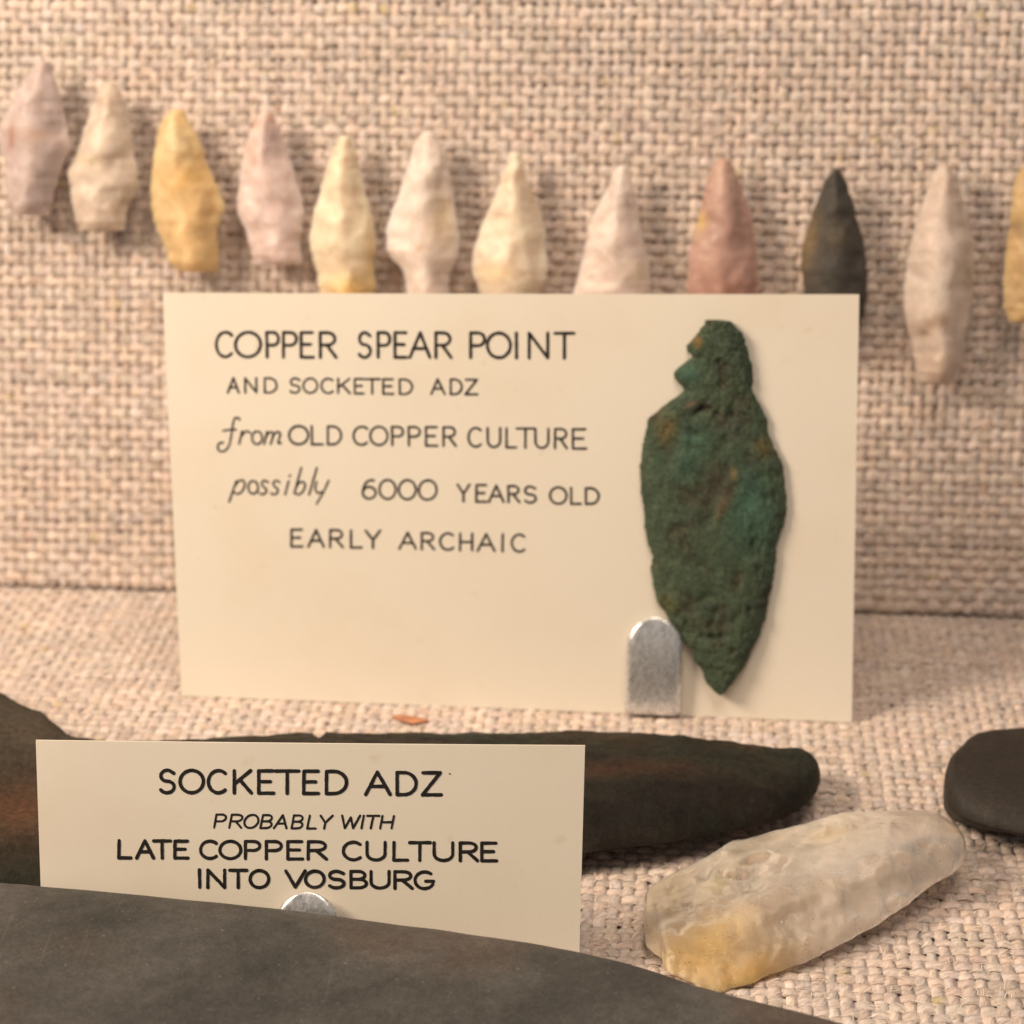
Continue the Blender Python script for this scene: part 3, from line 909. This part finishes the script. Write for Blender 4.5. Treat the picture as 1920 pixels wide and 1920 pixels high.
def copper_color(px, S, rows):
    c = np.tile(np.array([0.066, 0.066, 0.043]), px.shape[:-1] + (1,))
    f = fbm(px[..., 0] / 40, px[..., 1] / 40, 201)[..., None]
    g = fbm(px[..., 0] / 18, px[..., 1] / 18, 211)[..., None]
    c = c * (1 + 0.30 * f + 0.35 * g)
    cr_ = crust(px)[..., None]
    c = c * (0.80 + 0.10 * g) * (1 - cr_) + np.array([0.054, 0.080, 0.049]) * (1 + 0.3 * g) * cr_
    teal = np.array([0.046, 0.116, 0.083])
    for (x, y, rx, ry, w) in [(1398, 925, 34, 60, .8), (1430, 960, 30, 40, .5), (1290, 700, 22, 18, .8), (1275, 860, 50, 40, .45), (1300, 820, 30, 30, .5), (1395, 1000, 40, 40, .4)]:
        k = blob(px, x, y, rx, ry) * w
        c = c * (1 - k) + teal * k
    k = np.clip(0.25 + 1.2 * fbm(px[..., 0] / 60 + 9, px[..., 1] / 60, 221), 0, 1)[..., None] * 0.35
    c = c * (1 - k) + np.array([0.062, 0.080, 0.056]) * k
    for (x, y, rx, ry, a, cc, w) in [(1250, 805, 18, 26, 0.2, (0.16, 0.105, 0.035), .7), (1308, 640, 8, 10, 0, (0.22, 0.12, 0.03), .8), (1432, 838, 16, 16, 0, (0.15, 0.12, 0.04), .7),
                                     (1362, 930, 9, 30, 0.4, (0.15, 0.12, 0.08), .7), (1375, 885, 6, 12, 0, (0.30, 0.23, 0.10), .8), (1352, 950, 6, 20, 0.4, (0.20, 0.16, 0.09), .6), (1345, 905, 26, 36, 0, (0.055, 0.040, 0.03), .7),
                                     (1310, 762, 22, 7, -0.3, (0.05, 0.035, 0.03), .8), (1296, 754, 10, 2.5, -0.5, (0.30, 0.13, 0.08), .7), (1250, 1130, 20, 16, 0, (0.10, 0.09, 0.03), .6),
                                     (1330, 930, 14, 60, 0.3, (0.035, 0.03, 0.022), .6), (1380, 800, 16, 30, 0, (0.05, 0.05, 0.045), .6)]:
        k = blob(px, x, y, rx, ry, a) * w
        c = c * (1 - k) + np.array(cc) * k
    return c * 1.2


def copper_disp(px, S, rows):
    sc_ = scars(px, 77, 60, (1200, 600, 1480, 1300), 8, 34, 0.0001, 0.0005, [(1340, 1190, 40, 12, 0.0, 0.0006), (1310, 765, 26, 9, -0.3, 0.0007), (1370, 780, 12, 40, 0.3, 0.0005)])
    return sc_ - 0.00038 * crust(px) + 0.00025 * fbm(px[..., 0] / 9, px[..., 1] / 9, 301) + 0.00030 * fbm(px[..., 0] / 4.0, px[..., 1] / 3.5, 311) - 0.0005 * np.exp(-((px[..., 0] - 1365 + (px[..., 1] - 900) * 0.3) / 9) ** 2) * np.exp(-((px[..., 1] - 920) / 60) ** 2)


stone('copper_spear_point', A, B, big.a + big.n * 0.0012, big.n,
      lambda S, r: 0.0019 * np.maximum(1 - np.abs(S) ** 3, 0) ** 0.95 * np.clip(r / 0.03, 0, 1) ** 0.5 * np.clip((1 - r) / 0.06, 0, 1) ** 0.5,
      lambda S, r: 0.0007 * np.maximum(1 - S ** 4, 0) ** 0.9 + 0 * r, M_COPPER, copper_color, cols=90, disp=copper_disp,
      label='corroded green copper spear point with a notched stem, mounted on the large card', category='spear point')

# ------------------------------------------------------------------ socketed adze lying behind the smaller card
au = [(-140, 1225), (0, 1305), (30, 1326), (55, 1342), (86, 1352), (100, 1366), (130, 1396), (200, 1410), (350, 1410), (480, 1397), (560, 1393), (592, 1392), (597, 1400), (604, 1400), (608, 1390), (628, 1392), (645, 1396), (680, 1392), (760, 1392),
      (900, 1391), (1000, 1390), (1100, 1391), (1200, 1396), (1280, 1402), (1330, 1411), (1400, 1418), (1430, 1418), (1462, 1422), (1500, 1420), (1520, 1428), (1533, 1444), (1538, 1464)]
al = [(-140, 1700), (75, 1682), (300, 1662), (700, 1640), (1000, 1612), (1097, 1600), (1180, 1590), (1260, 1580), (1340, 1564), (1400, 1552), (1450, 1542), (1490, 1524), (1515, 1505), (1532, 1484), (1538, 1466)]
A = by_axis(au, -140, 1538, 200, 0); B = by_axis(al, -140, 1538, 200, 0)
A[:, 1] += 1.2 * fbm(A[:, 0] / 16, A[:, 0] * 0, 401); B[:, 1] += 1.6 * fbm(B[:, 0] / 16, B[:, 0] * 0 + 3, 405)


def adze_color(px, S, rows):
    c = np.tile(np.array([0.026, 0.021, 0.014]), px.shape[:-1] + (1,))
    st = fbm(px[..., 0] / 130 + 0.02 * px[..., 1], (px[..., 1] - px[..., 0] * 0.05) / 13, 411)[..., None]
    c = c * (1 + 0.9 * st)
    k = np.clip(fbm(px[..., 0] / 70, px[..., 1] / 34, 421) * 1.5 + 0.2, 0, 1)[..., None] * 0.55
    c = c * (1 - k) + np.array([0.022, 0.035, 0.023]) * k
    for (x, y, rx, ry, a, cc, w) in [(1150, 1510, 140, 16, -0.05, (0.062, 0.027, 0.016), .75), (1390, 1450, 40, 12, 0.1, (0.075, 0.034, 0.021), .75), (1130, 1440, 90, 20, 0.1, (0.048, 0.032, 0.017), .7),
                                     (1500, 1470, 50, 50, 0, (0.015, 0.021, 0.016), .7), (1200, 1560, 340, 34, -0.1, (0.009, 0.006, 0.005), .8),  # last blob: shade of the unlit front face painted in, plus own reddish-black
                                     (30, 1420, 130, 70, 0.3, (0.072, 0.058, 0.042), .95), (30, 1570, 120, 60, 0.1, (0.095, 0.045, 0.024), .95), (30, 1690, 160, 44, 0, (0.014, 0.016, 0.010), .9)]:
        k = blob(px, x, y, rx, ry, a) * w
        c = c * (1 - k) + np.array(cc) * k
    return c


def adze_disp(px, S, rows):
    return 0.0006 * fbm(px[..., 0] / 60, px[..., 1] / 18, 431) + 0.00025 * fbm(px[..., 0] / 14, px[..., 1] / 8, 441) + 0.0035 * np.exp(-((px[..., 0] - 20) / 150) ** 2) * np.exp(-((px[..., 1] - 1540) / 60) ** 2)


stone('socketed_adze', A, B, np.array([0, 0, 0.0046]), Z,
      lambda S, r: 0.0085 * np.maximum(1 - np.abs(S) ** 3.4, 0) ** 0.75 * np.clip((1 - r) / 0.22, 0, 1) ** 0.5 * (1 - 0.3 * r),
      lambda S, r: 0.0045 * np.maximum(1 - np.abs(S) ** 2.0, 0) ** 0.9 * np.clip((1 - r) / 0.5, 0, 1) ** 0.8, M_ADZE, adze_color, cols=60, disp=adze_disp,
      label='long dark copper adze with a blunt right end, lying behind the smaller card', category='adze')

# ------------------------------------------------------------------ translucent quartz blade on the floor
qu = [(1207, 1722), (1208, 1712), (1210, 1676), (1222, 1662), (1239, 1649), (1275, 1631), (1320, 1609), (1373, 1575), (1400, 1573), (1445, 1560), (1508, 1544), (1575, 1524), (1642, 1521), (1709, 1519), (1740, 1521), (1760, 1526), (1795, 1550), (1806, 1566), (1812, 1590)]
ql = [(1207, 1724), (1208, 1743), (1211, 1774), (1225, 1788), (1240, 1797), (1248, 1819), (1266, 1830), (1284, 1837), (1324, 1855), (1347, 1862), (1369, 1855), (1409, 1844), (1441, 1828), (1508, 1806), (1553, 1783), (1620, 1748), (1651, 1730), (1705, 1694), (1732, 1671), (1759, 1653), (1785, 1640), (1802, 1622), (1812, 1600)]
A = resample(qu, 130); B = resample(ql, 130)
A[:, 1] += 1.6 * fbm(A[:, 0] / 14, A[:, 0] * 0, 501); B[:, 1] += 2.2 * fbm(B[:, 0] / 12, B[:, 0] * 0 + 3, 505)


def blade_color(px, S, rows):
    c = np.tile(np.array([0.74, 0.665, 0.585]), px.shape[:-1] + (1,))
    c = c * (1 + 0.16 * fbm(px[..., 0] / 60 + px[..., 1] / 60, (px[..., 1] + px[..., 0] * 0.3) / 22, 511))[..., None]
    for (x, y, rx, ry, a, cc, w) in [(1315, 1805, 130, 62, -0.2, (0.76, 0.53, 0.18), .95), (1400, 1835, 80, 26, -0.35, (0.74, 0.48, 0.13), .75), (1245, 1690, 75, 65, 0, (0.50, 0.37, 0.19), .9),
                                     (1345, 1680, 20, 34, 0.7, (0.80, 0.66, 0.34), .85), (1400, 1640, 34, 10, -0.3, (0.80, 0.66, 0.38), .7), (1440, 1650, 60, 24, -0.2, (0.60, 0.51, 0.43), .6),
                                     (1560, 1585, 50, 18, -0.3, (0.70, 0.56, 0.30), .6), (1790, 1560, 24, 30, 0.5, (0.70, 0.53, 0.24), .8), (1600, 1660, 110, 26, -0.35, (0.88, 0.83, 0.76), .8),
                                     (1480, 1750, 80, 30, -0.3, (0.60, 0.52, 0.43), .5), (1700, 1580, 80, 40, -0.3, (0.74, 0.67, 0.58), .5), (1400, 1600, 120, 20, -0.35, (0.60, 0.49, 0.34), .5)]:
        k = blob(px, x, y, rx, ry, a) * w
        c = c * (1 - k) + np.array(cc) * k
    return c


def blade_disp(px, S, rows):
    s_ = scars(px, 555, 30, (1200, 1530, 1810, 1860), 30, 90, 0.0002, 0.0008,
               [(1420, 1668, 78, 38, -0.3, 0.0019), (1290, 1655, 90, 26, -0.5, 0.0011), (1490, 1765, 130, 36, -0.35, 0.0010), (1660, 1690, 120, 30, -0.5, 0.0009), (1570, 1585, 110, 24, -0.3, 0.0010), (1290, 1740, 80, 36, 0.2, 0.0008)])
    return s_ + 0.00025 * fbm(px[..., 0] / 26, px[..., 1] / 16, 521)


_t = math.radians(12)
nq = np.array([0, -math.sin(_t), math.cos(_t)])
stone('quartz_blade', A, B, floor_pt(1510, 1700, 0.0038), nq,
      lambda S, r: 0.0058 * np.maximum(1 - np.abs(S - 0.15 * (1 - S ** 2)) ** 1.7, 0) ** 0.8 * np.clip(r / 0.5, 0, 1) ** 0.7 * np.clip((1 - r) / 0.22, 0, 1) ** 0.5,
      lambda S, r: 0.0034 * np.maximum(1 - np.abs(S) ** 2, 0) ** 0.9 * np.clip(r / 0.25, 0, 1) ** 0.5 * np.clip((1 - r) / 0.1, 0, 1) ** 0.5, M_CLEAR, blade_color, cols=70, disp=blade_disp,
      label='chipped translucent quartz blade with a yellow stained end, lying on the burlap floor', category='stone blade')

# ------------------------------------------------------------------ black stone at the right edge
pu = [(1769, 1478), (1771, 1462), (1778, 1443), (1790, 1426), (1803, 1412), (1812, 1399), (1830, 1386), (1860, 1379), (1920, 1373), (2000, 1371), (2070, 1385), (2110, 1420), (2125, 1470)]
pl = [(1769, 1482), (1772, 1500), (1779, 1513), (1800, 1531), (1826, 1543), (1860, 1553), (1920, 1566), (2000, 1570), (2070, 1558), (2110, 1525), (2125, 1476)]
A = resample(pu, 90); B = resample(pl, 90)
stone('black_stone', A, B, np.array([0, 0, 0.0056]), Z,
      lambda S, r: 0.0045 * np.maximum(1 - np.abs(S) ** 3, 0) ** 0.6 * np.clip(r / 0.1, 0, 1) ** 0.5 * np.clip((1 - r) / 0.1, 0, 1) ** 0.5,
      lambda S, r: 0.0052 * np.maximum(1 - np.abs(S) ** 2.0, 0) ** 0.9 * np.clip(r / 0.12, 0, 1) ** 0.5 * np.clip((1 - r) / 0.12, 0, 1) ** 0.5, M_PEBBLE,
      lambda px, S, rows: np.tile(np.array([0.026, 0.021, 0.017]), px.shape[:-1] + (1,)) * (1 + 0.15 * fbm(px[..., 0] / 40, px[..., 1] / 40, 601))[..., None], cols=40,
      label='smooth black stone with a rounded end at the right edge of the picture', category='stone')

# ------------------------------------------------------------------ grey slate in the foreground
su = [(-260, 1640), (0, 1657), (200, 1674), (400, 1693), (600, 1716), (800, 1743), (1000, 1772), (1087, 1787), (1200, 1817), (1330, 1861), (1400, 1880), (1480, 1900), (1560, 1922), (1640, 1948), (1720, 1985), (1780, 2030), (1800, 2070)]
sl = [(-260, 2180), (200, 2260), (700, 2300), (1200, 2290), (1500, 2240), (1700, 2170), (1780, 2110), (1800, 2076)]
A = by_axis(su, -260, 1800, 110, 0); B = by_axis(sl, -260, 1800, 110, 0)
A = smooth_edge(A, 3)
A[:, 1] += 1.0 * fbm(A[:, 0] / 40, A[:, 0] * 0, 701)
stone('slate', A, B, np.array([0, 0, 0.0130]), Z,
      lambda S, r: 0.0042 * np.maximum(1 - np.abs(S) ** 4, 0) ** 0.7 * np.clip((1 - r) / 0.1, 0, 1) ** 0.5 + 0 * S,
      lambda S, r: 0.0130 * np.maximum(1 - np.abs(S) ** 12, 0) ** 0.35 * np.clip((1 - r) / 0.03, 0, 1) ** 0.5 + 0 * S, M_SLATE,
      lambda px, S, rows: np.tile(np.array([0.08, 0.075, 0.066]), px.shape[:-1] + (1,)), cols=50,
      disp=lambda px, S, rows: 0.0003 * fbm(px[..., 0] / 120, px[..., 1] / 90, 711),
      label='large grey ground slate with a curved back edge, nearest the viewer', category='slate tool')

# ------------------------------------------------------------------ a small orange flake on the floor
fp = [(735, 1342), (750, 1340), (778, 1343), (803, 1349)]
fq = [(735, 1344), (752, 1352), (775, 1357), (803, 1351)]
stone('orange_flake', resample(fp, 16), resample(fq, 16), np.array([0, 0, 0.0004]), Z,
      lambda S, r: 0.0002 * np.maximum(1 - S ** 2, 0) ** 0.6 + 0 * r, lambda S, r: 0.0005 * np.maximum(1 - S ** 2, 0) ** 0.6 + 0 * r, M_DARK,
      lambda px, S, rows: np.tile(np.array([0.54, 0.24, 0.13]), px.shape[:-1] + (1,)) * (1 + 0.3 * fbm(px[..., 0] / 9, px[..., 1] / 5, 801))[..., None], cols=9,
      label='tiny orange flake on the burlap in front of the large card', category='flake')
